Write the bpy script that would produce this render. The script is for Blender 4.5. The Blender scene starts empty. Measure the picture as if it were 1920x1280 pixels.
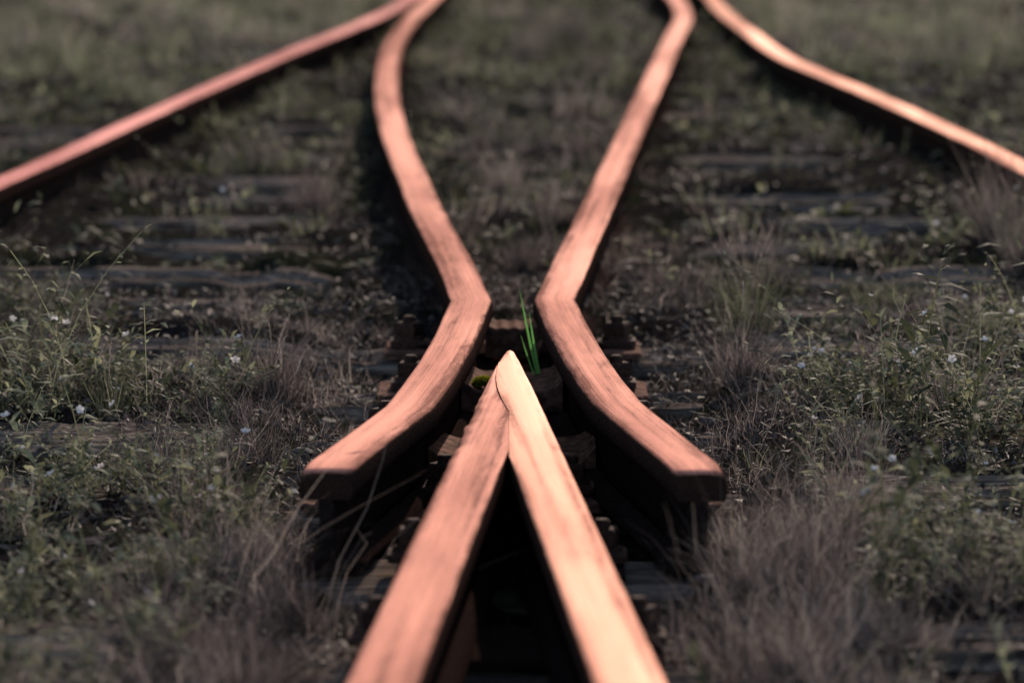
import bpy, math, random
import numpy as np
rng=np.random.default_rng(7); random.seed(7)
C=bpy.context.scene.collection
RT=0.15
# ------------------------------------------------------------- node helpers
def new_mat(name):
    m=bpy.data.materials.new(name); m.use_nodes=True
    nt=m.node_tree; nt.nodes.clear()
    return m,nt
def ramp(nt,fac,stops):
    r=nt.nodes.new('ShaderNodeValToRGB'); e=r.color_ramp.elements
    while len(e)<len(stops): e.new(0.5)
    for el,(p,c) in zip(e,stops):
        el.position=p; el.color=(c[0],c[1],c[2],1) if hasattr(c,'__len__') else (c,c,c,1)
    nt.links.new(fac,r.inputs[0]); return r.outputs[0]
def noise(nt,scale_xyz,scale=1.0,detail=4,rough=.55,dist=0.0,attr=None):
    mp=nt.nodes.new('ShaderNodeMapping')
    mp.inputs['Scale'].default_value=scale_xyz
    if attr:
        g=nt.nodes.new('ShaderNodeAttribute'); g.attribute_name=attr; nt.links.new(g.outputs['Vector'],mp.inputs['Vector'])
    else:
        g=nt.nodes.new('ShaderNodeNewGeometry'); nt.links.new(g.outputs['Position'],mp.inputs['Vector'])
    n=nt.nodes.new('ShaderNodeTexNoise'); n.inputs['Scale'].default_value=scale
    n.inputs['Detail'].default_value=detail; n.inputs['Roughness'].default_value=rough
    n.inputs['Distortion'].default_value=dist
    nt.links.new(mp.outputs[0],n.inputs['Vector']); return n.outputs['Fac']
def mix(nt,f,a,b,blend='MIX'):
    m=nt.nodes.new('ShaderNodeMix'); m.data_type='RGBA'; m.blend_type=blend
    for s,v in ((0,f),(6,a),(7,b)):
        if hasattr(v,'is_linked'): nt.links.new(v,m.inputs[s])
        elif s==0: m.inputs[0].default_value=v
        else: m.inputs[s].default_value=(v[0],v[1],v[2],1)
    return m.outputs[2]
def math_(nt,op,a,b):
    m=nt.nodes.new('ShaderNodeMath'); m.operation=op
    for i,v in enumerate((a,b)):
        if hasattr(v,'is_linked'): nt.links.new(v,m.inputs[i])
        else: m.inputs[i].default_value=v
    return m.outputs[0]
def finish(nt,col,rough,metal=0.0,bump=None,bs=.3,bd=.002,spec=.5):
    p=nt.nodes.new('ShaderNodeBsdfPrincipled'); o=nt.nodes.new('ShaderNodeOutputMaterial')
    for nm,v in (('Base Color',col),('Roughness',rough),('Metallic',metal),('Specular IOR Level',spec)):
        if hasattr(v,'is_linked'): nt.links.new(v,p.inputs[nm])
        elif nm=='Base Color': p.inputs[nm].default_value=(v[0],v[1],v[2],1)
        else: p.inputs[nm].default_value=v
    if bump is not None:
        b=nt.nodes.new('ShaderNodeBump'); b.inputs['Strength'].default_value=bs; b.inputs['Distance'].default_value=bd
        nt.links.new(bump,b.inputs['Height']); nt.links.new(b.outputs[0],p.inputs['Normal'])
    nt.links.new(p.outputs[0],o.inputs[0]); return p
# ------------------------------------------------------------- materials
def rail_mat(name,light,dark,thr=.5,met=.16):
    m,nt=new_mat(name)
    R='railco'
    st=noise(nt,(380,1.0,80),1,6,.66,0,R)       # fine lengthwise grain
    s2=noise(nt,(50,.45,20),1,4,.6,.2,R)        # broad lengthwise bands
    pa=noise(nt,(70,7,40),1,7,.78,.6,R)         # flaking patches
    bg=noise(nt,(8,.8,3),1,3,.55,0,R)           # broad changes of polish
    sp=noise(nt,(420,110,420),1,4,.7,0,R)       # pitting
    at=nt.nodes.new('ShaderNodeAttribute'); at.attribute_name='edge'
    band=math_(nt,'ADD',math_(nt,'MULTIPLY',s2,.42),math_(nt,'MULTIPLY',pa,.28))
    band=math_(nt,'ADD',band,math_(nt,'MULTIPLY',bg,.30))
    band=math_(nt,'SUBTRACT',band,math_(nt,'MULTIPLY',at.outputs['Fac'],.075))
    f1=ramp(nt,band,[(thr-.08,0),(thr-.01,.65),(thr+.09,1)])
    c=mix(nt,f1,dark,light)
    f2=ramp(nt,st,[(.32,(.70,.62,.58)),(.46,(.95,.93,.92)),(.62,(1.14,1.13,1.12))])
    c=mix(nt,.85,c,f2,'MULTIPLY')
    f3=ramp(nt,sp,[(.37,(.42,.34,.32)),(.45,(1,1,1))])
    c=mix(nt,math_(nt,'SUBTRACT',.9,math_(nt,'MULTIPLY',f1,.7)),c,f3,'MULTIPLY')
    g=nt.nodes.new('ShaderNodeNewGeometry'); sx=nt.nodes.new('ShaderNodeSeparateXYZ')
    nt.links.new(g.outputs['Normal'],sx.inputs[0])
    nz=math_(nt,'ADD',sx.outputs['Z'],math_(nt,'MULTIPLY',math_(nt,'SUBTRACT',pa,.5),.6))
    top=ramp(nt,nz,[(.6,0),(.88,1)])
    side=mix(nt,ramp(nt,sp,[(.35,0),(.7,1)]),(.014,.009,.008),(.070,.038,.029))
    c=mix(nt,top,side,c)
    ro=math_(nt,'ADD',.69,math_(nt,'MULTIPLY',math_(nt,'SUBTRACT',st,.5),.2))
    pol=math_(nt,'ADD',.22,math_(nt,'MULTIPLY',math_(nt,'MULTIPLY',f1,ramp(nt,bg,[(.38,.25),(.62,1.0)])),1.15))
    me=math_(nt,'MULTIPLY',math_(nt,'MULTIPLY',top,met),pol)
    finish(nt,c,ro,me,math_(nt,'ADD',sp,st),.3,.0006,spec=0.0)
    return m
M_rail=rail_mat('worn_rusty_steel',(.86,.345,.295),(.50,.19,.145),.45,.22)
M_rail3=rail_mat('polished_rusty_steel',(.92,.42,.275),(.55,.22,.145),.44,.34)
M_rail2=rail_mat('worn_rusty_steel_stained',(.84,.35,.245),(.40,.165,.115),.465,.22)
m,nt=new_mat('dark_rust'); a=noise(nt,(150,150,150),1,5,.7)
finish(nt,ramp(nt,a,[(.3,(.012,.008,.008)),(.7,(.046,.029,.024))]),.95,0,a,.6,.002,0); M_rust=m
m,nt=new_mat('bolt_rust'); a=noise(nt,(200,200,200),1,5,.7)
finish(nt,ramp(nt,a,[(.3,(.022,.014,.012)),(.7,(.13,.068,.050))]),.8,.03,a,.6,.002,.02); M_bolt=m
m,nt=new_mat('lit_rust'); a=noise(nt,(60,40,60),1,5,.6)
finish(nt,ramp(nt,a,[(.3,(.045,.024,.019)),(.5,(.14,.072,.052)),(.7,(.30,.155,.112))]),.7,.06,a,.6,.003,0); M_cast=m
m,nt=new_mat('weathered_wood'); a=noise(nt,(3,110,60),1,6,.7,.3); b=noise(nt,(6,9,9),1,4,.6)
c=ramp(nt,a,[(.32,(.015,.012,.011)),(.46,(.13,.10,.083)),(.64,(.42,.325,.255))])
c=mix(nt,ramp(nt,b,[(.50,0),(.66,.75)]),c,(.030,.028,.021)); finish(nt,c,.9,0,a,.9,.008,.0); M_wood=m
m,nt=new_mat('soil'); a=noise(nt,(1,1,1),60,8,.75); b=noise(nt,(1,1,1),3,5,.6)
c=ramp(nt,a,[(.3,(.009,.008,.008)),(.55,(.040,.033,.031)),(.75,(.13,.108,.10))])
g2=ramp(nt,a,[(.3,(.011,.014,.008)),(.7,(.055,.06,.03))])
c=mix(nt,ramp(nt,b,[(.46,0),(.60,.8)]),c,g2)
finish(nt,c,.95,0,a,1.0,.02,0); M_soil=m
m,nt=new_mat('stone'); a=noise(nt,(1,1,1),70,6,.7)
finish(nt,ramp(nt,a,[(.3,(.045,.036,.033)),(.7,(.16,.13,.115))]),.8,0,a,.5,.003,.1); M_stone=m
def leaf_mat(name,stops,tr=.35,rough=.7,spec=.1):
    m,nt=new_mat(name); at=nt.nodes.new('ShaderNodeAttribute'); at.attribute_name='tint'
    col=ramp(nt,at.outputs['Fac'],stops)
    p=finish(nt,col,rough,0,None,spec=spec)
    t=nt.nodes.new('ShaderNodeBsdfTranslucent'); nt.links.new(col,t.inputs[0])
    mx=nt.nodes.new('ShaderNodeMixShader'); mx.inputs[0].default_value=tr
    out=[n for n in nt.nodes if n.type=='OUTPUT_MATERIAL'][0]
    nt.links.new(p.outputs[0],mx.inputs[1]); nt.links.new(t.outputs[0],mx.inputs[2]); nt.links.new(mx.outputs[0],out.inputs[0])
    return m
M_green=leaf_mat('olive_grass',[(0,(.024,.028,.017)),(.5,(.088,.092,.050)),(1,(.36,.37,.24))],.45)
M_dry=leaf_mat('dry_grass_blades',[(0,(.045,.037,.036)),(.5,(.165,.135,.128)),(1,(.50,.42,.37))],.4)
M_herb=leaf_mat('herb_leaves',[(0,(.028,.034,.021)),(.5,(.10,.108,.060)),(1,(.36,.365,.23))],.45)
M_lit=leaf_mat('dead_litter',[(0,(.02,.017,.015)),(.5,(.09,.071,.062)),(1,(.40,.32,.27))],.1)
M_fresh=leaf_mat('fresh_green_blade',[(0,(.10,.28,.06)),(1,(.17,.44,.12))],.5,.4)
M_moss=leaf_mat('yellow_moss',[(0,(.18,.19,.01)),(1,(.5,.5,.05))],.3)
M_petal=leaf_mat('white_petals',[(0,(.55,.53,.56)),(1,(.8,.78,.8))],.3)
# ------------------------------------------------------------- object helpers
def obj(name,me,mat=None,parent=None,loc=(0,0,0)):
    o=bpy.data.objects.new(name,me); C.objects.link(o); o.location=loc
    if mat is not None and me is not None: me.materials.append(mat)
    if parent is not None: o.parent=parent
    return o
def tag(o,label,cat,group=None):
    o['label']=label; o['category']=cat
    if group: o['group']=group
def mesh(name,v,f,smooth=True):
    me=bpy.data.meshes.new(name); me.from_pydata([tuple(map(float,p)) for p in v],[],f); me.validate(); me.update()
    if smooth: me.polygons.foreach_set('use_smooth',[True]*len(me.polygons))
    return me
def fixn(me):
    import bmesh
    b=bmesh.new(); b.from_mesh(me); bmesh.ops.recalc_face_normals(b,faces=b.faces); b.to_mesh(me); b.free(); return me
def strips(name,P,W,S,tint):
    n,k,_=P.shape
    off=S[:,None,:]*(W[:,:,None]*.5)
    V=np.stack([P-off,P+off],2).reshape(-1,3)
    b=(np.arange(n)*k*2)[:,None]+(np.arange(k-1)*2)[None,:]
    F=np.stack([b,b+1,b+3,b+2],-1).reshape(-1)
    nf=n*(k-1)
    me=bpy.data.meshes.new(name); me.vertices.add(len(V)); me.vertices.foreach_set('co',V.astype(np.float32).ravel())
    me.loops.add(nf*4); me.loops.foreach_set('vertex_index',F.astype(np.int32))
    me.polygons.add(nf); me.polygons.foreach_set('loop_start',(np.arange(nf)*4).astype(np.int32))
    me.polygons.foreach_set('loop_total',np.full(nf,4,np.int32))
    me.update(calc_edges=True)
    at=me.attributes.new('tint','FLOAT','POINT'); at.data.foreach_set('value',np.repeat(tint,k*2).astype(np.float32))
    return me
# ------------------------------------------------------------- alignment of the rails (metres: across, along)
LI1=[(-.20,24),(-.26,20.5),(-.328,17.85),(-.370,16.41),(-.387,14.72),(-.365,13.22),(-.324,11.9),(-.270,10.74),(-.214,9.78),(-.167,8.98),(-.127,8.40),(-.091,7.85),(-.067,7.44)]
LI2=[(-.067,7.44),(-.0790,7.14),(-.0940,6.80),(-.1130,6.49),(-.140,6.15)]
LI3=[(-.140,6.15),(-.185,5.86),(-.2315,5.565)]
RI1=[(.50,24),(.60,20.5),(.652,18.2),(.634,16.8),(.548,15.35),(.483,14.28),(.339,11.9),(.237,10.2),(.160,8.925),(.0995,7.933),(.0706,7.453)]
RI2=[(.0706,7.453),(.0900,7.0),(.1065,6.70),(.1275,6.40),(.1440,6.19)]
RI3=[(.1440,6.19),(.189,5.87),(.2350,5.556)]
LO=[(-.28,24),(-.33,20.5),(-.401,18.3),(-.452,17.33),(-.580,15.8),(-.705,14.5),(-.849,12.8),(-.961,11.42),(-1.037,10.42),(-1.10,9.675),(-1.19,8.5),(-1.29,7.0),(-1.42,5.0),(-1.54,3.0),(-1.65,.5)]
RO=[(.72,24),(.79,20.5),(.802,18.5),(.795,17.2),(.818,15.7),(.858,14.14),(.967,12.75),(1.061,11.48),(1.115,10.58),(1.141,10.03),(1.215,8.7),(1.30,7.0),(1.42,5.0),(1.54,3.0),(1.65,.5)]
def smooth_path(pts,step=.03):
    p=np.array(pts)[:,::-1]; p=p[np.argsort(p[:,0])]
    D,X=p[:,0],p[:,1]; m=np.gradient(X,D)
    m[0]=(X[1]-X[0])/(D[1]-D[0]); m[-1]=(X[-1]-X[-2])/(D[-1]-D[-2])
    t=np.arange(D[0],D[-1],step); t=np.append(t,D[-1])
    i=np.clip(np.searchsorted(D,t,side='right')-1,0,len(D)-2)
    h=D[i+1]-D[i]; s=(t-D[i])/h
    x=(2*s**3-3*s**2+1)*X[i]+(s**3-2*s**2+s)*h*m[i]+(-2*s**3+3*s**2)*X[i+1]+(s**3-s**2)*h*m[i+1]
    return t,x
def join(*segs):
    T=[];Xs=[]
    for q,s in enumerate(segs[::-1]):
        t,x=smooth_path(s)
        T.append(t if q==0 else t[1:]); Xs.append(x if q==0 else x[1:])
    return np.concatenate(T),np.concatenate(Xs)
pLI=join(LI1,LI2,LI3); pRI=join(RI1,RI2,RI3); pLO=smooth_path(LO,.06); pRO=smooth_path(RO,.06)
def head_section(xl,xr,zt,rl,rr,h):
    w=xr-xl; rl=min(rl,w*.28); rr=min(rr,w*.28); P=[]
    P.append((xl+.003,zt-h)); P.append((xl,zt-h+.004)); P.append((xl-.0005,zt-h*.6))
    def arc(x0,r,sg,rev):
        q=[]
        for a in (0,18,42,66,84,90):
            a=math.radians(a); q.append((x0+sg*(r-r*math.cos(a)),zt-.001-r*.8+r*.8*math.sin(a)))
        return q[::-1] if rev else q
    P+=arc(xl,rl,1,False)
    for u in (.32,.5,.68): P.append((xl+w*u,zt-.001+.001*math.sin(math.pi*u)))
    P+=arc(xr,rr,-1,True)
    P.append((xr+.0005,zt-h*.6)); P.append((xr,zt-h+.004)); P.append((xr-.003,zt-h))
    return P
def wob(t,seed,a=.0012):
    return a*(np.sin(t*7+seed)+np.sin(t*17.3+seed*2.1)*.5+np.sin(t*41+seed*3.7)*.2+np.sin(t*97+seed*5.7)*.15)
def sweep(name,t,secs,base,axis=None,seed=0):
    k=len(secs[0]); v=[];f=[]
    for d,s in zip(t,secs):
        for x,z in s: v.append((x-base[0],d-base[1],z-base[2]))
    for i in range(len(t)-1):
        for j in range(k):
            a=i*k+j;b=i*k+(j+1)%k; f.append((a,b,b+k,a+k))
    f.append(tuple(range(k))[::-1]); f.append(tuple((len(t)-1)*k+j for j in range(k)))
    me=fixn(mesh(name,v,f))
    for p in me.polygons:
        if len(p.vertices)>4: p.use_smooth=False
    if k==21:  # head: mark worn corners and store a coordinate that follows the rail
        e=np.array([1]*3+[1]*5+[.9]+[0]*3+[.9]+[1]*5+[1]*3,float)
        at=me.attributes.new('edge','FLOAT','POINT'); at.data.foreach_set('value',np.tile(e,len(t)).astype(np.float32))
        ax=axis if axis is not None else np.zeros(len(t))
        rc=np.array([[(x-a+seed*3.1,d,z+seed) for x,z in s] for d,s,a in zip(t,secs,ax)]).reshape(-1,3)
        at=me.attributes.new('railco','FLOAT_VECTOR','POINT'); at.data.foreach_set('vector',rc.astype(np.float32).ravel())
    return me
def build_rail(name,t,xl,xr,zt,label,mat,rl=.006,rr=.006,hh=.034,seed=0.,webx=None,parent=None,cat='rail',group=None,wobble=.0005,fw=.052,axis=None):
    base=(float(xl[0]+xr[0])/2,float(t[0]),.02)
    root=bpy.data.objects.new(name,None); C.objects.link(root); root.location=base
    if parent is not None:
        root.parent=parent; root.location=[a-b for a,b in zip(base,parent.location)]
    else: tag(root,label,cat,group)
    rlw=rl if hasattr(rl,'__len__') else [rl]*len(t); rrw=rr if hasattr(rr,'__len__') else [rr]*len(t)
    w1=wob(t,seed,wobble); w2=wob(t,seed+5,wobble)
    S=[head_section(a+q,b+r,z,c,d,hh) for a,b,z,c,d,q,r in zip(xl,xr,zt,rlw,rrw,w1,w2)]
    obj('rail_head',sweep('rail_head',t,S,base,(xl+xr)/2 if axis is None else axis,seed),mat,root)
    xc=(xl+xr)/2 if webx is None else webx
    W=[[(x-.010,zz-hh+.002),(x-.008,.085),(x-.008,.05),(x-.013,.034),(x+.013,.034),(x+.008,.05),(x+.008,.085),(x+.010,zz-hh+.002)] for x,zz in zip(xc,zt)]
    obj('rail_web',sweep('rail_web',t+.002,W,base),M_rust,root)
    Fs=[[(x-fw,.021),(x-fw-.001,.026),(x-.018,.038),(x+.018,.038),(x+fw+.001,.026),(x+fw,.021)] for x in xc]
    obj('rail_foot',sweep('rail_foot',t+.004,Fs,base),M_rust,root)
    return root
for (t,x),w,lab,sd,mt in ((pLO,.068,'curving rusty stock rail with pinkish worn top, edged by grass',1.,M_rail),(pRO,.068,'curving rusty stock rail with glowing orange worn top',2.,M_rail3)):
    build_rail('railway_rail',t,x-w/2,x+w/2,np.full(len(t),RT),lab,mt,seed=sd,group='rails of the railway turnout',wobble=.0008)
for (t,x),lab,sd,s in ((pLI,'bent wing rail with blunt cut end, bowing outward past kink',3.,1),(pRI,'bent wing rail with blunt cut end, running straight past kink',4.,-1)):
    cham=.006+.012*np.exp(-((t-6.7)/.55)**2)
    end=np.clip((5.64-t)/.08,0,1)**2
    kw=dict(rr=cham+.004*end,rl=.006+.009*end) if s>0 else dict(rl=cham+.004*end,rr=.006+.009*end)
    build_rail('wing_rail',t,x-.035+end*.003,x+.035-end*.003,RT-end*.006,lab,M_rail2,seed=sd,group='rails of the railway turnout',fw=.042,**kw)
# crossing nose (two rails planed to meet in a sharp point)
t=np.arange(.8,6.81,.015)
wl=np.array([.303-.11*(d-4.25) for d in t])
wd=np.where(t<6.25,wl,np.interp(t,[6.25,6.38,6.49,6.61,6.70,6.76,6.81],[.083,.067,.052,.036,.024,.017,.009]))
cx=np.where(t<6.25,-.0055,np.interp(t,[6.25,6.81],[-.0055,-.003]))
xl=cx-wd/2; xr=cx+wd/2
nose=bpy.data.objects.new('crossing_nose',None); C.objects.link(nose); nose.location=(0,.8,.02)
tag(nose,'pointed crossing nose of two worn orange rails meeting in a V','rail crossing','rails of the railway turnout')
zt=RT-np.clip(t-6.6,0,1)**2*.14
u=np.clip((t-6.10)/.52,0,1)
sm=-.004*(1-u)+(xl+.0012)*u
sm=np.maximum(sm,xl+.0010)
lft=np.where(t>6.625,xl,np.maximum(xr-.071,sm+.0001))
rsm=.0003+np.clip((xr-.071-sm)/.01,0,1)*.0055
build_rail('point_rail',t,lft,xr,zt,'',M_rail3,rl=np.where(t>6.625,.005,rsm),rr=.006,seed=6.,parent=nose,webx=np.maximum((lft+xr)/2,.004),wobble=.0001,fw=.035,axis=xr)
ms=t<=6.62; t2=t[ms]; xl2=xl[ms]; sm2=sm[ms]
r2=np.minimum(xl2+.071,sm2-.0001); r2=np.maximum(r2,xl2+.0008)
op2=np.clip((sm2-(xl2+.071))/.01,0,1)
chip=.005+.013*np.exp(-((t2-5.95)/.35)**2)*(.6+.4*np.sin(t2*23)+.25*np.sin(t2*61))
build_rail('splice_rail',t2,xl2,r2,RT-.0003-.0025*np.clip((t2-6.0)/.3,0,1),'',M_rail2,rl=chip,rr=.0003+op2*.0055,seed=8.,parent=nose,webx=np.minimum((xl2+r2)/2,-.012),wobble=.0001,fw=.035,axis=xl2)
# ------------------------------------------------------------- terrain height
def vn(x,y,s):
    return .5+.25*(np.sin(x*1.7*s+y*.6*s+s)+np.sin(-x*.9*s+y*1.3*s+2*s)*.6+np.sin(x*3.1*s-y*1.1*s+3*s)*.4)
def sl_d(y): return np.abs(((y-5.07)/.55+.5)%1-.5)*.55
EXPO=[(8.92,-1.05,-.31),(7.82,-.80,-.28),(10.57,.42,.90),(8.92,.52,.98),(7.82,.38,.80),(6.17,.42,1.2),(6.72,-1.3,-.42),(12.77,-.70,-.43),(13.32,-.06,.26),(5.62,-.5,-.34),(9.47,-.80,-.5),(9.47,.36,.62),(10.02,.52,.98),(14.42,-.10,.30),(11.67,.42,.85),(5.07,.42,.8),(11.12,-.75,-.45)]
def expo(x,y):
    x=np.asarray(x,float); y=np.asarray(y,float)
    e=np.zeros(np.broadcast(x,y).shape)
    for d,a,b in EXPO:
        e=np.maximum(e,np.clip(1.6-np.abs(y-d+.02*np.sin(x*9))/.085,0,1)*np.clip((x-a)/.07,0,1)*np.clip((b-x)/.07,0,1))
    return e*(.80+.20*np.clip((vn(x*6,y*3,4.7)-.30)*4,0,1))
def front(x,y):
    e=np.zeros(np.broadcast(x,y).shape)
    for q in (.10,.2,.3,.42): e=np.maximum(e,expo(x,y+q))
    return e
def hz(x,y):
    x=np.asarray(x,float); y=np.asarray(y,float)
    h=.012*np.sin(2.3*x+1.1*y+.5)+.009*np.sin(5.1*x-3.7*y+1.)+.006*np.sin(11*x+9*y)+.005*np.sin(17*x-13*y+2)+.004*np.sin(31*x+27*y)+.003*np.sin(53*x-61*y)
    h=h*.8+.034
    for p in (pLO,pRO):
        h=h+.028*np.exp(-((x-np.interp(y,p[0],p[1]))/.16)**2)
    h=h-front(x,y)*np.maximum(h-.016,0)
    h=h-expo(x,y)*(h+.012)
    nw=np.where(y>5.8,.34,.25)
    near=np.exp(-(x/nw)**8)*np.clip((8.2-y)/.3,0,1)
    h=h*(1-near)-near*.020
    out=np.clip((np.abs(x)-1.7)/2,0,1); h=h+out*.03
    far=np.clip((np.hypot(x,y)-40)/200,0,1)
    return h*(1-far)-far*.2
def lines(a,b,step,end):
    c=list(np.arange(a,b,step)); s=step
    p=c[-1]
    while p<end: s*=1.3; p+=s; c.append(p)
    s=step; p=c[0]; pre=[]
    while p>-end: s*=1.3; p-=s; pre.append(p)
    return np.array(pre[::-1]+c)
gx=lines(-2.6,2.6,.035,900); gy=lines(3.4,22,.04,900)
X,Y=np.meshgrid(gx,gy); Z=hz(X,Y)
fine=(np.abs(X)<2.7)&(Y>3.3)&(Y<22.2)
Z=Z+fine*rng.normal(0,.0050,X.shape)
nx,ny=len(gx),len(gy)
V=np.stack([X,Y,Z],-1).reshape(-1,3)
i=(np.arange(ny-1)*nx)[:,None]+np.arange(nx-1)[None,:]
F=np.stack([i,i+1,i+1+nx,i+nx],-1).reshape(-1,4)
me=bpy.data.meshes.new('ground'); me.from_pydata(V.tolist(),[],F.tolist()); me.update()
me.polygons.foreach_set('use_smooth',[True]*len(me.polygons))
g=obj('ground',me,M_soil); g['kind']='structure'
# ------------------------------------------------------------- sleepers
SL=[5.07+.55*k for k in range(-7,31)]
def sleeper(d,half,cx,yaw):
    n=90; xs=np.linspace(-half,half,n); v=[];f=[]
    prof=[(-.11,-.10),(-.112,-.012),(-.105,0),(-.075,.002),(-.045,0),(-.015,.003),(.02,.001),(.05,.002),(.085,.003),(.105,-.002),(.112,-.014),(.11,-.10)]
    k=len(prof); gr=rng.normal(0,.004,k)
    ph=rng.uniform(0,6,k); cut=rng.uniform(-half,half,3)
    for xx in xs:
        rot=sum(math.exp(-((xx-c_)/.05)**2) for c_ in cut)*.014*(abs(xx+cx)>.4)
        for j,(y,z) in enumerate(prof):
            e=1 if 0<j<k-1 else 0
            lift=.026*min(1,max(0,(abs(xx+cx)-.34)/.10))
            v.append((xx+rng.normal(0,.003)*e,y+e*.005*math.sin(xx*7+ph[j]),z+e*(lift-rot+gr[j]+.003*math.sin(xx*4+ph[j])+rng.normal(0,.0016))))
    for i in range(n-1):
        for j in range(k):
            a=i*k+j;b=i*k+(j+1)%k; f.append((a,a+k,b+k,b))
    f.append(tuple(range(k))); f.append(tuple((n-1)*k+j for j in range(k))[::-1])
    me=fixn(mesh('sleeper',v,f,False)); o=obj('railway_sleeper',me,M_wood,None,(cx,d,.004)); o.rotation_euler[2]=yaw
    tag(o,'weathered cracked timber sleeper half buried under rails and weeds','railway sleeper','wooden sleepers under the track')
for d in SL:
    if d<1.5: continue
    h=1.75 if d<12 else 1.55 if d<16 else 1.3
    sleeper(d,h+rng.uniform(-.1,.1),rng.uniform(-.05,.05)+(0 if d<12 else .2*(d-12)/8),rng.uniform(-.02,.02))
# ------------------------------------------------------------- fastenings
def box_rings(rings):
    v=[];f=[];k=len(rings[0])
    for r in rings: v+=r
    for i in range(len(rings)-1):
        for j in range(k):
            a=i*k+j;b=i*k+(j+1)%k; f.append((a,b,b+k,a+k))
    f.append(tuple(range(k))[::-1]); f.append(tuple((len(rings)-1)*k+j for j in range(k)))
    return v,f
def ring(n,r,z,ph=0): return [(r*math.cos(2*math.pi*q/n+ph),r*math.sin(2*math.pi*q/n+ph),z) for q in range(n)]
def bolt_mesh():
    V=[];F=[]
    def add(rs):
        v,f=box_rings(rs); o=len(V); V.extend(v); F.extend([tuple(i+o for i in q) for q in f])
    add([ring(16,.027,0),ring(16,.027,.005),ring(16,.024,.007)])
    add([ring(4,.0255,.007,.78),ring(4,.027,.010,.78),ring(4,.027,.026,.78),ring(4,.023,.030,.78)])
    add([ring(12,.011,.029),ring(12,.011,.038),ring(12,.008,.041)])
    me=fixn(mesh('bolt',V,F,False)); me.materials.append(M_bolt); return me
def clip_mesh():
    pr=[(-.032,0),(-.032,.010),(-.012,.013),(.018,.011),(.034,.008),(.034,.003),(.022,.002),(.012,-.002)]
    v=[];f=[];k=len(pr)
    for y,s in ((-.036,.8),(-.029,1),(.029,1),(.036,.8)):
        for x,z in pr: v.append((x*s,y,z*s))
    for i in range(3):
        for j in range(k):
            a=i*k+j;b=i*k+(j+1)%k; f.append((a,b,b+k,a+k))
    f.append(tuple(range(k))); f.append(tuple(3*k+j for j in range(k)))
    me=fixn(mesh('clip',v,f,False)); me.materials.append(M_bolt); return me
def plate_mesh(hx,mat,hy=.10,th=.011,c=.012):
    def r(s,z): 
        X=hx-s;Y=hy-s
        return [(-X+c,-Y,z),(X-c,-Y,z),(X,-Y+c,z),(X,Y-c,z),(X-c,Y,z),(-X+c,Y,z),(-X,Y-c,z),(-X,-Y+c,z)]
    v,f=box_rings([r(0,0),r(0,th-.002),r(.003,th)])
    me=fixn(mesh('plate',v,f,False)); me.materials.append(mat); return me
BM=bolt_mesh(); CM=clip_mesh()
def chair(x,d,bolts,hx,label,dirs=None,mat=None):
    r=bpy.data.objects.new('rail_chair',None); C.objects.link(r); r.location=(x,d,.0135)
    tag(r,label,'rail fastening','bolted base plates on the sleepers')
    p=obj('base_plate',plate_mesh(hx,mat or M_cast),None,r)
    for i,bx in enumerate(bolts):
        dr=1 if (dirs[i] if dirs else (1 if bx<0 else -1))>0 else -1
        c=obj('clip',CM,None,r,(bx,0,.014)); c.rotation_euler[2]=0 if dr>0 else math.pi
        b=obj('bolt',BM,None,r,(bx,0,.024)); b.rotation_euler[2]=random.uniform(-.6,.6)
def at(p,d): return float(np.interp(d,p[0],p[1]))
WL='wide rusty plate with square bolts beneath the rail crossing'
for d in SL:
    if d<4 or d>8.1: continue
    if d>7.6:
        l,r_=at(pLI,d),at(pRI,d); c=(l+r_)/2; chair(c,d,(l-c-.090,r_-c+.090),(r_-l)/2+.13,WL)
    elif d>5.7:
        l,r_=at(pLI,d),at(pRI,d); vl=-.157+.055*(d-4.25); vr=.146-.055*(d-4.25)
        bs=[l-.090,r_+.090]; dr=[1,-1]
        if d<6.5: bs+=[vl-.040,vr+.040]; dr+=[1,-1]
        chair(0,d,bs,max(abs(l),r_)+.140,WL,dr)
    else:
        vl=-.157+.055*(d-4.25); vr=.146-.055*(d-4.25)
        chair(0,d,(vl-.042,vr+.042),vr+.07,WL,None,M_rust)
def saddle(d,hx,z0,zmid,zside,dep,label,p=3.2):
    xs=np.linspace(-1,1,29); v=[];f=[]
    for u in xs:
        zt=zmid+(zside-zmid)*abs(u)**p+.0012*math.sin(u*13)
        for (y,z) in ((-dep,z0),(-dep,zt-.003),(-dep+.003,zt),(-dep*.3,zt+.0005),(dep*.4,zt),(dep,zt-.003),(dep,z0)):
            v.append((u*hx,y*(1+.12*abs(u)),z))
    k=7
    for i in range(28):
        for j in range(k):
            a=i*k+j;b=i*k+(j+1)%k; f.append((a,a+k,b+k,b))
    f.append(tuple(range(k))); f.append(tuple(28*k+j for j in range(k))[::-1])
    o=obj('spacer_block',fixn(mesh('spacer_block',v,f,False)),M_cast,None,(0,d,0)); tag(o,label,'spacer casting','cast spacers in the crossing')
saddle(7.62,.045,.04,.088,.094,.07,'shiny worn cast spacer block wedged between two rails')
saddle(7.05,.078,.036,.066,.088,.13,'U-shaped rusty spacer casting in front of the crossing nose',5)
saddle(6.45,.118,.036,.046,.066,.12,'low U-shaped rusty tie casting under the crossing nose',7)
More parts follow.
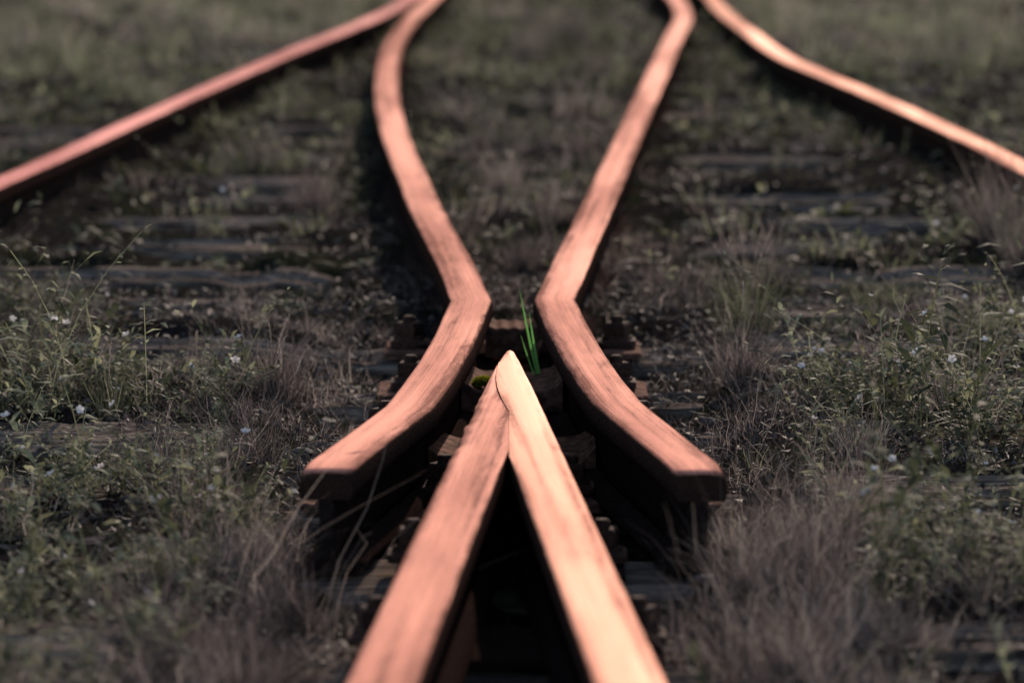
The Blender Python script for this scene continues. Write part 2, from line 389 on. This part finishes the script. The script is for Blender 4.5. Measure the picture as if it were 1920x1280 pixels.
# ------------------------------------------------------------- vegetation
def rail_gap(x,y):
    g=np.full(np.shape(x),9.)
    for p,lo in ((pLI,5.5),(pRI,5.5),(pLO,0),(pRO,0)):
        dd=np.abs(x-np.interp(y,p[0],p[1])); dd=np.where(y<lo,9.,dd); g=np.minimum(g,dd)
    return g
def frog(x,y):
    vx=.152-.055*(y-4.25)+.055
    w=np.abs(np.interp(y,pRI[0],pRI[1]))
    lim=np.where(y<5.4,vx,np.where(y<5.9,w+.055,np.where(y<7.95,w+.145,0)))
    return (np.abs(x)<lim)
def pts(n,d0,d1,k=.14,c=.4,side=None):
    out=[]
    while sum(len(o) for o in out)<n:
        if side: x=rng.uniform(-side,side,n*2); y=rng.uniform(d0,d1,n*2); ok=np.abs(x)>k*y+c-.1
        else:
            y=rng.uniform(d0,d1,n*2); hw=k*y+c; ok=rng.uniform(0,k*d1+c,n*2)<hw; x=rng.uniform(-1,1,n*2)*hw
        ok&=~frog(x,y)&(rail_gap(x,y)>.050)
        out.append(np.stack([x[ok],y[ok]],-1))
    return np.concatenate(out)[:n]
def thin(p,w): return p[rng.uniform(0,1,len(p))<w(p[:,0],p[:,1])]
def hscale(x,y):
    s=np.where((y>7.6)&(y<14.5),.46,np.where(y>14.5,.9,.82))
    big=np.clip((vn(x*3,y*1.7,2.9)-.55)*6,0,1)*1.0
    s=s*(.58+big)
    s=np.where((np.abs(x)<.42)&(y<6.0),1.1,s)
    s=np.where((np.abs(x)<.48)&(y<7.6)&(y>5.9),.6,s)
    return s*(1-.70*front(x,y))
def w_dry(x,y):
    w=.28+.65*(vn(x,y*1.4,2.3)>.45)
    w=np.where((y>8)&(y<14)&(np.abs(x-.1)<.35),.95,w)
    w=np.where((np.abs(x)<.46)&(y<7.6),.9,w); w=np.where((np.abs(x)>.6)&(y<8),.45,w)
    return w*(1-.94*expo(x,y))*(1-.35*front(x,y))
def w_grn(x,y):
    w=np.where(y<9,.10+.70*(vn(x*1.5,y*1.2,3.1)>.52)*(np.abs(x)>.42),.20+.75*(vn(x,y,1.9)>.47))
    w=np.where((y>9)&(np.abs(x-.12)<.3)&(y<12),.3*w,w)
    return w*(1-.96*expo(x,y))*np.where((np.abs(x)<.4)&(y<8.5),.3,1)*(1-.4*front(x,y))
def strands(cent,per,L,sp,wd,k=5,curl=.12,up=.8,droop=.5,tb=0.,hs=True):
    n=len(cent)*per; c=np.repeat(cent,per,0); sc=np.repeat(rng.gamma(3,.33,len(cent)).clip(.35,2.6),per)
    if not hs: sc=np.ones(n)
    az=rng.uniform(0,2*np.pi,n); rad=rng.uniform(0,1,n)
    o=np.stack([np.cos(az),np.sin(az)],-1)
    base=c+o*(rad*sp)[:,None]*sc[:,None]
    Ls=L*sc*rng.uniform(.45,1.15,n)
    if hs: Ls=Ls*hscale(base[:,0],base[:,1])
    g=rail_gap(base[:,0],base[:,1]); Ls=np.where(g<.12,np.minimum(Ls,.075),Ls)
    lean=rng.uniform(.1,.9,n)*(.4+.6*rad)
    t=np.linspace(0,1,k)[None,:]
    hor=Ls[:,None]*(lean[:,None]*t*.7+droop*rng.uniform(.3,1.2,n)[:,None]*t**2*.6)
    ver=Ls[:,None]*(up*t-droop*rng.uniform(.1,1,n)[:,None]*.55*t**2.2)
    z0=hz(base[:,0],base[:,1])-.004
    cr=np.cumsum(rng.normal(0,curl,(n,k,3)),1)*Ls[:,None,None]*.45*t[:,:,None]**.7
    P=np.stack([base[:,0,None]+o[:,0,None]*hor,base[:,1,None]+o[:,1,None]*hor,z0[:,None]+ver],-1)+cr
    P[:,:,2]=np.maximum(P[:,:,2],z0[:,None]-.002)
    W=wd*rng.uniform(.6,1.4,n)[:,None]*(1-.85*t**1.5)
    a2=az+np.pi/2+rng.normal(0,.7,n)
    S=np.stack([np.cos(a2),np.sin(a2),rng.normal(0,.2,n)],-1); S/=np.linalg.norm(S,axis=1)[:,None]
    fy=np.clip((base[:,1]-12)/6,0,1)
    pat=(.28+.35*fy)*(vn(base[:,0],base[:,1],2.7)-.5)+.34*fy*np.clip((np.abs(base[:,0]-.2)-.2)/.7,0,1)+.08*fy
    tint=np.clip(rng.normal(.40,.22,n)+np.repeat(rng.normal(0,.22,len(cent)),per)+pat+tb,0,1)
    return P,W,S,tint
def cat(ls): return [np.concatenate([l[i] for l in ls]) for i in range(4)]
def stuff(name,ls,mat):
    P,W,S,T=cat(ls); o=obj(name,strips(name,P,W,S,T),mat); o['kind']='stuff'; return o
A=lambda n:pts(n,3.5,9)
B=lambda n:pts(n,9,23)
Cc=lambda n:pts(n,1.5,26,side=7)
mid=lambda n:np.stack([rng.uniform(-.16,.30,n),rng.uniform(8.2,13.5,n)],-1)
stuff('dry_grass',[strands(thin(A(2500),w_dry),44,.085,.04,.0012,5,.27,.75,.6,.05),
                   strands(thin(B(5200),w_dry),18,.09,.05,.0025,5,.2,.8,.55),
                   strands(mid(220),26,.10,.05,.0020,5,.22,.8,.55,.18),
                   strands(Cc(1200),14,.11,.08,.004,5,.15,.8,.6)],M_dry)
stuff('grass',[strands(thin(A(1900),w_grn),28,.075,.035,.0018,5,.1,.9,.5),
               strands(thin(B(8500),w_grn),15,.08,.06,.0036,5,.1,.95,.45),
               strands(Cc(2600),14,.10,.09,.006,5,.1,.9,.5)],M_green)
def herb(cent,leaves,H,ll,lw,stem_w,hs=True):
    n=len(cent); out=[]
    az=rng.uniform(0,2*np.pi,n); hh=H*rng.gamma(3.5,.28,n).clip(.3,2.3)
    if hs: hh=hh*hscale(cent[:,0],cent[:,1])
    ln=hh*rng.uniform(.2,1.2,n)
    z0=hz(cent[:,0],cent[:,1])-.003
    def stem(t):
        return np.stack([cent[:,0,None]+np.cos(az)[:,None]*ln[:,None]*t**1.5,cent[:,1,None]+np.sin(az)[:,None]*ln[:,None]*t**1.5,z0[:,None]+hh[:,None]*(t*1.15-.25*t**2)],-1)
    t=np.repeat(np.linspace(0,1,5)[None,:],n,0)
    T0=np.clip(rng.normal(.44,.25,n),0,1)
    S=np.stack([-np.sin(az),np.cos(az),np.zeros(n)],-1)
    out.append((stem(t),np.full((n,5),stem_w),S,T0*.8+.1))
    tl=np.clip(np.linspace(.12,1,leaves)[None,:]+rng.normal(0,.04,(n,leaves)),0.02,1.02)
    b=stem(tl).reshape(-1,3); m=len(b)
    a=rng.uniform(0,2*np.pi,m); el=rng.uniform(-.1,1.0,m)
    ks=np.repeat(rng.gamma(5,.22,n).clip(.5,2.2),leaves)
    L=ll*rng.uniform(.5,1.3,m)*(1.15-.5*tl.reshape(-1))*ks
    d=np.stack([np.cos(a)*np.cos(el),np.sin(a)*np.cos(el),np.sin(el)],-1)
    d2=d.copy(); d2[:,2]-=.45
    P=np.stack([b,b+d*(L*.25)[:,None],b+d*(L*.5)[:,None],b+d*(L*.5)[:,None]+d2*(L*.28)[:,None],b+d*(L*.5)[:,None]+d2*(L*.5)[:,None]],1)
    ww=lw*rng.uniform(.6,1.3,m)*ks**.7
    W=ww[:,None]*np.array([[.15,.75,1,.65,.05]])
    S=np.stack([-np.sin(a),np.cos(a),rng.normal(0,.3,m)],-1)
    out.append((P,W,S,np.clip(np.repeat(T0,leaves)+rng.normal(0,.15,m),0,1)))
    return out
hA=herb(thin(A(5200),lambda x,y:w_grn(x,y)*np.where((np.abs(x)>.36),1,.15)),11,.09,.023,.0046,.0012)
hB=herb(thin(B(6500),w_grn),7,.08,.032,.009,.0018)
stuff('ground_herbs',hA+hB,M_herb)
def litter(p,L,w):
    n=len(p); a=rng.uniform(0,np.pi,n); Ls=L*rng.uniform(.3,1.3,n)
    z=np.maximum(hz(p[:,0],p[:,1]),np.where(sl_d(p[:,1])<.11,np.where(np.abs(p[:,0])>.38,.028,.006),-1))+rng.uniform(.001,.012,n)
    t=np.linspace(-.5,.5,3)[None,:]
    P=np.stack([p[:,0,None]+np.cos(a)[:,None]*Ls[:,None]*t,p[:,1,None]+np.sin(a)[:,None]*Ls[:,None]*t,z[:,None]+rng.normal(0,.004,(n,3))],-1)
    W=np.stack([w*.4*np.ones(n),w*rng.uniform(.5,1.8,n),w*.3*np.ones(n)],1)
    S=np.stack([-np.sin(a),np.cos(a),rng.normal(0,.5,n)],-1)
    return P,W,S,np.clip(rng.beta(1.4,3,n),0,1)
wl_=lambda x,y:1-.7*expo(x,y)
fr=np.stack([rng.uniform(-.34,.34,700),rng.uniform(4,8.2,700)],-1)
frl=litter(fr,.02,.003); frl=(frl[0],frl[1],frl[2],frl[3]*.5)
stuff('leaf_litter',[litter(thin(A(30000),wl_),.03,.0022),litter(thin(A(8000),wl_),.016,.008),litter(thin(B(26000),wl_),.05,.005),frl],M_lit)
# individual grass tufts
def tuft(x,d,kind,L,n,label,seeds=0,sp=.03):
    c=np.array([[x,d]])
    P,W,S,T=strands(np.repeat(c,n//10,0)+rng.normal(0,.012,(n//10,2)),10,L,sp,.0012,6,.2 if kind=='dry' else .05,.9,.42,rng.uniform(-.05,.18),hs=False)
    z0=float(hz(x,d)); P=P-np.array([x,d,z0])
    root=obj('grass_tuft',strips('grass_tuft',P,W,S,T),M_dry if kind=='dry' else M_green,None,(x,d,z0))
    tag(root,label,'grass tuft')
    for q in range(seeds):
        a=rng.uniform(0,6.28); h=L*rng.uniform(1.0,1.35); t=np.linspace(0,1,6)
        ln=rng.uniform(.1,.4)
        P=np.stack([np.cos(a)*ln*h*t**2,np.sin(a)*ln*h*t**2,h*t-.05*h*t**3],-1)[None]
        Pm=[P]; Wm=[np.full((1,6),.0006)]; Sm=[np.array([[1,0,0.]])]; Tm=[np.array([.6])]
        for s in range(9):
            tt=1-.035*s; b=np.array([np.cos(a)*ln*h*tt**2,np.sin(a)*ln*h*tt**2,h*tt-.05*h*tt**3]); aa=rng.uniform(0,6.28)
            e=np.array([np.cos(aa)*.35,np.sin(aa)*.35,1.])*.007; w=np.linspace(0,1,6)[:,None]
            Pm.append((b+e*w)[None]); Wm.append(np.array([[.0003,.0014,.0018,.0014,.0008,.0002]])); Sm.append(np.array([[math.cos(aa+1.5),math.sin(aa+1.5),0]])); Tm.append(np.array([.7]))
        obj('seed_stalk',strips('seed_stalk',np.concatenate(Pm),np.concatenate(Wm),np.concatenate(Sm),np.concatenate(Tm)),M_dry,root)
TU=[(.42,8.0,'green',.16,280,'tall green grass tuft with thin seed stalks beside the rail',8),
    (.50,8.6,'dry',.13,300,'dark bushy dry grass tuft beside the rail',3),
    (-.38,7.15,'dry',.12,340,'wispy pale dry grass tuft beside the bolted plate',3),
    (.37,7.25,'dry',.12,340,'wispy pale dry grass tuft beside the bolted plate',3),
    (-.42,5.5,'green',.10,200,'green grass tuft among dry stems',1),
    (1.02,8.9,'dry',.20,420,'tall reddish dry grass tuft near the rail',6),(1.0,9.4,'dry',.18,380,'tall reddish dry grass tuft near the rail',4),(.66,8.4,'green',.08,160,'green grass tuft on the sleeper edge',3),
    (-.12,9.6,'dry',.10,300,'pale dry grass tuft between the rails',0),(.02,9.1,'dry',.09,300,'pale dry grass tuft between the rails',0),(.10,9.9,'dry',.11,300,'pale dry grass tuft between the rails',0),(-.02,10.8,'dry',.12,300,'pale dry grass tuft between the rails',0),(.18,11.6,'dry',.13,300,'pale dry grass tuft between the rails',0),
    (-.45,10.3,'dry',.16,340,'pale dry grass tuft beside the rail',0),(-.62,11.4,'dry',.14,300,'pale dry grass tuft beside the rail',0),
    (.05,15.6,'dry',.2,420,'tall brown grass tuft between the far rails',0),(.22,16.6,'dry',.2,420,'tall brown grass tuft between the far rails',0),(.3,14.9,'dry',.16,360,'tall brown grass tuft between the far rails',0),
    (.55,6.9,'green',.11,160,'thin green grass tuft among wildflowers',4),(.72,7.4,'green',.12,160,'thin green grass tuft among wildflowers',4),(-.62,6.9,'green',.10,160,'thin green grass tuft among wildflowers',3),
    (-.52,7.4,'dry',.08,240,'wispy grey dry grass tuft among wildflowers',2),(.6,7.3,'dry',.10,260,'wispy grey dry grass tuft among wildflowers',2),(.5,6.4,'dry',.09,260,'wispy grey dry grass tuft among wildflowers',1),(-.5,6.4,'dry',.08,240,'wispy grey dry grass tuft among wildflowers',1)]
for tt in TU: tuft(*tt)
for x,d in ((-.31,5.60),(-.26,5.25),(-.33,5.0),(-.29,4.75),(-.42,5.2),(-.38,5.55),(-.32,4.45),(.46,5.95),(.28,5.3),(.36,5.15),(.30,4.8),(.42,5.6),(.44,5.0),(.36,4.5),(.34,5.5)):
    tuft(x,d,'dry',rng.uniform(.065,.115),rng.integers(24,42)*10,'tangled purplish dry grass tuft near the cut rail end',0,.05)
# wildflower plants
def flower_mesh():
    P=[];W=[];S=[]
    for q in range(5):
        a=q*2*math.pi/5+.2; d=np.array([math.cos(a),math.sin(a),.35]); L=.0055 if q else .0065
        P.append([d*0,d*L*.55,d*L]); W.append([.0008,.0048,.003]); S.append([-math.sin(a),math.cos(a),0])
    return strips('flower',np.array(P),np.array(W),np.array(S),rng.uniform(0,1,5))
FM=[]
for q in range(2): f_=flower_mesh(); f_.materials.append(M_petal); FM.append(f_)
PV=[]
for q in range(6):
    k=9; cen=rng.normal(0,.016,(k,2)); st,lf=herb(cen,12,.10,.024,.0050,.0013,False)
    dz=hz(cen[:,0],cen[:,1])
    st[0][:,:,2]-=dz[:,None]; lf[0][:,:,2]-=np.repeat(dz,12)[:,None]
    P,W,S,T=cat([st,lf])
    me=strips('plant',P,W,S,np.clip(T+.22,0,1)); me.materials.append(M_herb)
    PV.append((me,[tuple(st[0][j,-1]) for j in range(k)]))
fp=[]
for x0,x1,d0,d1,n in ((.46,.98,6.2,7.9,76),(-.95,-.43,6.0,7.4,42),(-.62,-.34,4.4,6.2,34),(.40,.7,4.6,6.2,26),(-1.0,-.35,8,10,6),(.9,1.3,8.6,10.,6)):
    for q in range(n): fp.append((rng.uniform(x0,x1),rng.uniform(d0,d1)))
for x,d in fp:
    if rail_gap(np.array([x]),np.array([d]))[0]<.07 or expo(x,d)>.3 or (front(x,d)>.3 and random.random()<.8): continue
    me,tips=PV[random.randrange(6)]
    o=obj('wildflower_plant',me,None,None,(x,d,float(hz(x,d)))); o.rotation_euler[2]=random.uniform(0,6.28); s=random.uniform(.5,1.35); o.scale=(s,s,s)
    tag(o,'small leafy wildflower plant with tiny white blossoms','wildflower','wildflowers growing along the track')
    for tp in random.sample(tips,random.choice((0,1,1,2,2))):
        f=obj('flower',random.choice(FM),None,o,(tp[0],tp[1],tp[2]+.002)); f.rotation_euler=(random.uniform(-1.2,1.2),random.uniform(-.6,.6),random.uniform(0,6))
# bright fresh grass blades
root=bpy.data.objects.new('fresh_grass_sprout',None); C.objects.link(root); root.location=(.046,7.12,.045)
tag(root,'bright green fresh grass blades sprouting between the rails','grass sprout')
for (tx,ty,h,w,b) in ((-.034,-.01,.158,.0038,0),(-.021,.0,.120,.0042,.002),(-.030,-.012,.085,.0026,-.002)):
    t=np.linspace(0,1,14); P=np.stack([b+tx*t**.85,ty*t**2,h*t],-1)[None]; W=(w*np.sin(np.clip(.25+.7*t,0,1)*np.pi)**.6*(1-t**4)+.0003)[None]
    obj('blade',strips('blade',P,W,np.array([[.95,.3,0.]]),np.array([random.uniform(.4,1)])),M_fresh,root)
# moss cushion
n=1800; th=rng.uniform(0,6.28,n); r=np.sqrt(rng.uniform(0,1,n)); b=np.stack([np.cos(th)*r*.016,np.sin(th)*r*.02,np.sqrt(1-r**2*.95)*.014],-1)
dr=b/np.linalg.norm(b,axis=1)[:,None]+rng.normal(0,.3,(n,3)); P=np.stack([b*.6,b+dr*.001,b+dr*.004],1)
me=strips('moss',P,np.tile([[.0015,.0016,.0004]],(n,1)),rng.normal(0,.6,(n,3)),rng.uniform(0,1,n))
o=obj('moss_cushion',me,M_moss,None,(-.044,6.95,.068)); tag(o,'small yellow-green moss cushion on the rusty casting','moss')
# stones
import bmesh
def stone_mesh(seed):
    r=np.random.default_rng(seed); b=bmesh.new(); bmesh.ops.create_icosphere(b,subdivisions=2,radius=1)
    dirs=r.normal(0,1,(9,3)); dirs/=np.linalg.norm(dirs,axis=1)[:,None]; cut=r.uniform(.55,.9,9)
    for v in b.verts:
        c=np.array(v.co)
        for dd,k in zip(dirs,cut):
            e=c@dd
            if e>k: c=c-dd*(e-k)
        v.co=c+r.normal(0,.02,3)
    me=bpy.data.meshes.new('stone'); b.to_mesh(me); b.free(); me.materials.append(M_stone); return me
SM=[stone_mesh(s) for s in range(5)]
sp=[(-.69,6.55,.022),(-.51,6.0,.014),(-.395,6.5,.022),(.19,5.85,.020),(-.29,7.05,.016),(-.27,6.9,.016),(.52,6.1,.014),(-.27,7.45,.016),(-.8,7.0,.016),(.3,6.85,.014),(.24,5.5,.018),(-.25,5.45,.016),(-.56,5.4,.014),(.29,7.5,.016),(-.28,6.4,.014),(.28,6.3,.016),(-.31,6.65,.02),(-.33,6.0,.016),(.31,7.0,.016)]
for x,d,s in sp:
    o=obj('stone',SM[random.randrange(5)],None,None,(x,d,float(hz(x,d))+s*.25)); o.scale=(s*1.4,s,s*.7); o.rotation_euler[2]=random.uniform(0,6)
    tag(o,'small ballast stone among dry grass','stone','loose stones beside the rails')
p=np.concatenate([A(1800),np.stack([rng.uniform(-.35,.35,500),rng.uniform(4,8.6,500)],-1)]); V=[];F=[]
vb=np.array([(1,0,0),(-1,0,0),(0,1,0),(0,-1,0),(0,0,.8),(0,0,-.8)]); fb=[(0,2,4),(2,1,4),(1,3,4),(3,0,4),(2,0,5),(1,2,5),(3,1,5),(0,3,5)]
for x,y in p:
    s=rng.uniform(.003,.009); o=len(V); z=float(hz(x,y))
    V+=list(vb*s*rng.uniform(.6,1.3,(6,1))+np.array([x,y,z+s*.2])); F+=[tuple(i+o for i in q) for q in fb]
o=obj('gravel',mesh('gravel',V,F,False),M_stone); o['kind']='stuff'
# ------------------------------------------------------------- light
EL,AZ=20,9
w=bpy.data.worlds.new('World'); bpy.context.scene.world=w; w.use_nodes=True; nt=w.node_tree
sky=nt.nodes.new('ShaderNodeTexSky'); sky.sky_type='NISHITA'; sky.sun_disc=False; sky.sun_elevation=math.radians(EL); sky.sun_rotation=math.radians(AZ)
bg=nt.nodes['Background']; nt.links.new(sky.outputs[0],bg.inputs[0]); bg.inputs[1].default_value=.15
s=bpy.data.lights.new('sun','SUN'); s.energy=4.1; s.angle=math.radians(.6); s.color=(1,.82,.69)
so=bpy.data.objects.new('sun',s); C.objects.link(so)
from mathutils import Vector
e,a=math.radians(EL),math.radians(AZ); dv=Vector((math.sin(a)*math.cos(e),math.cos(a)*math.cos(e),math.sin(e)))
so.rotation_euler=dv.to_track_quat('Z','Y').to_euler(); so.location=(3,20,8)
# ------------------------------------------------------------- camera
cd=bpy.data.cameras.new('camera'); cam=bpy.data.objects.new('camera',cd); C.objects.link(cam)
cam.location=(0,0,.99); cam.rotation_euler=(math.radians(90-6.976),0,0)
cd.lens=159.4; cd.sensor_width=36; cd.clip_start=.1; cd.clip_end=3000
cd.dof.use_dof=True; cd.dof.focus_distance=6.6; cd.dof.aperture_fstop=5.0
bpy.context.scene.camera=cam
bpy.context.scene.view_settings.view_transform='Standard'; bpy.context.scene.view_settings.look='None'
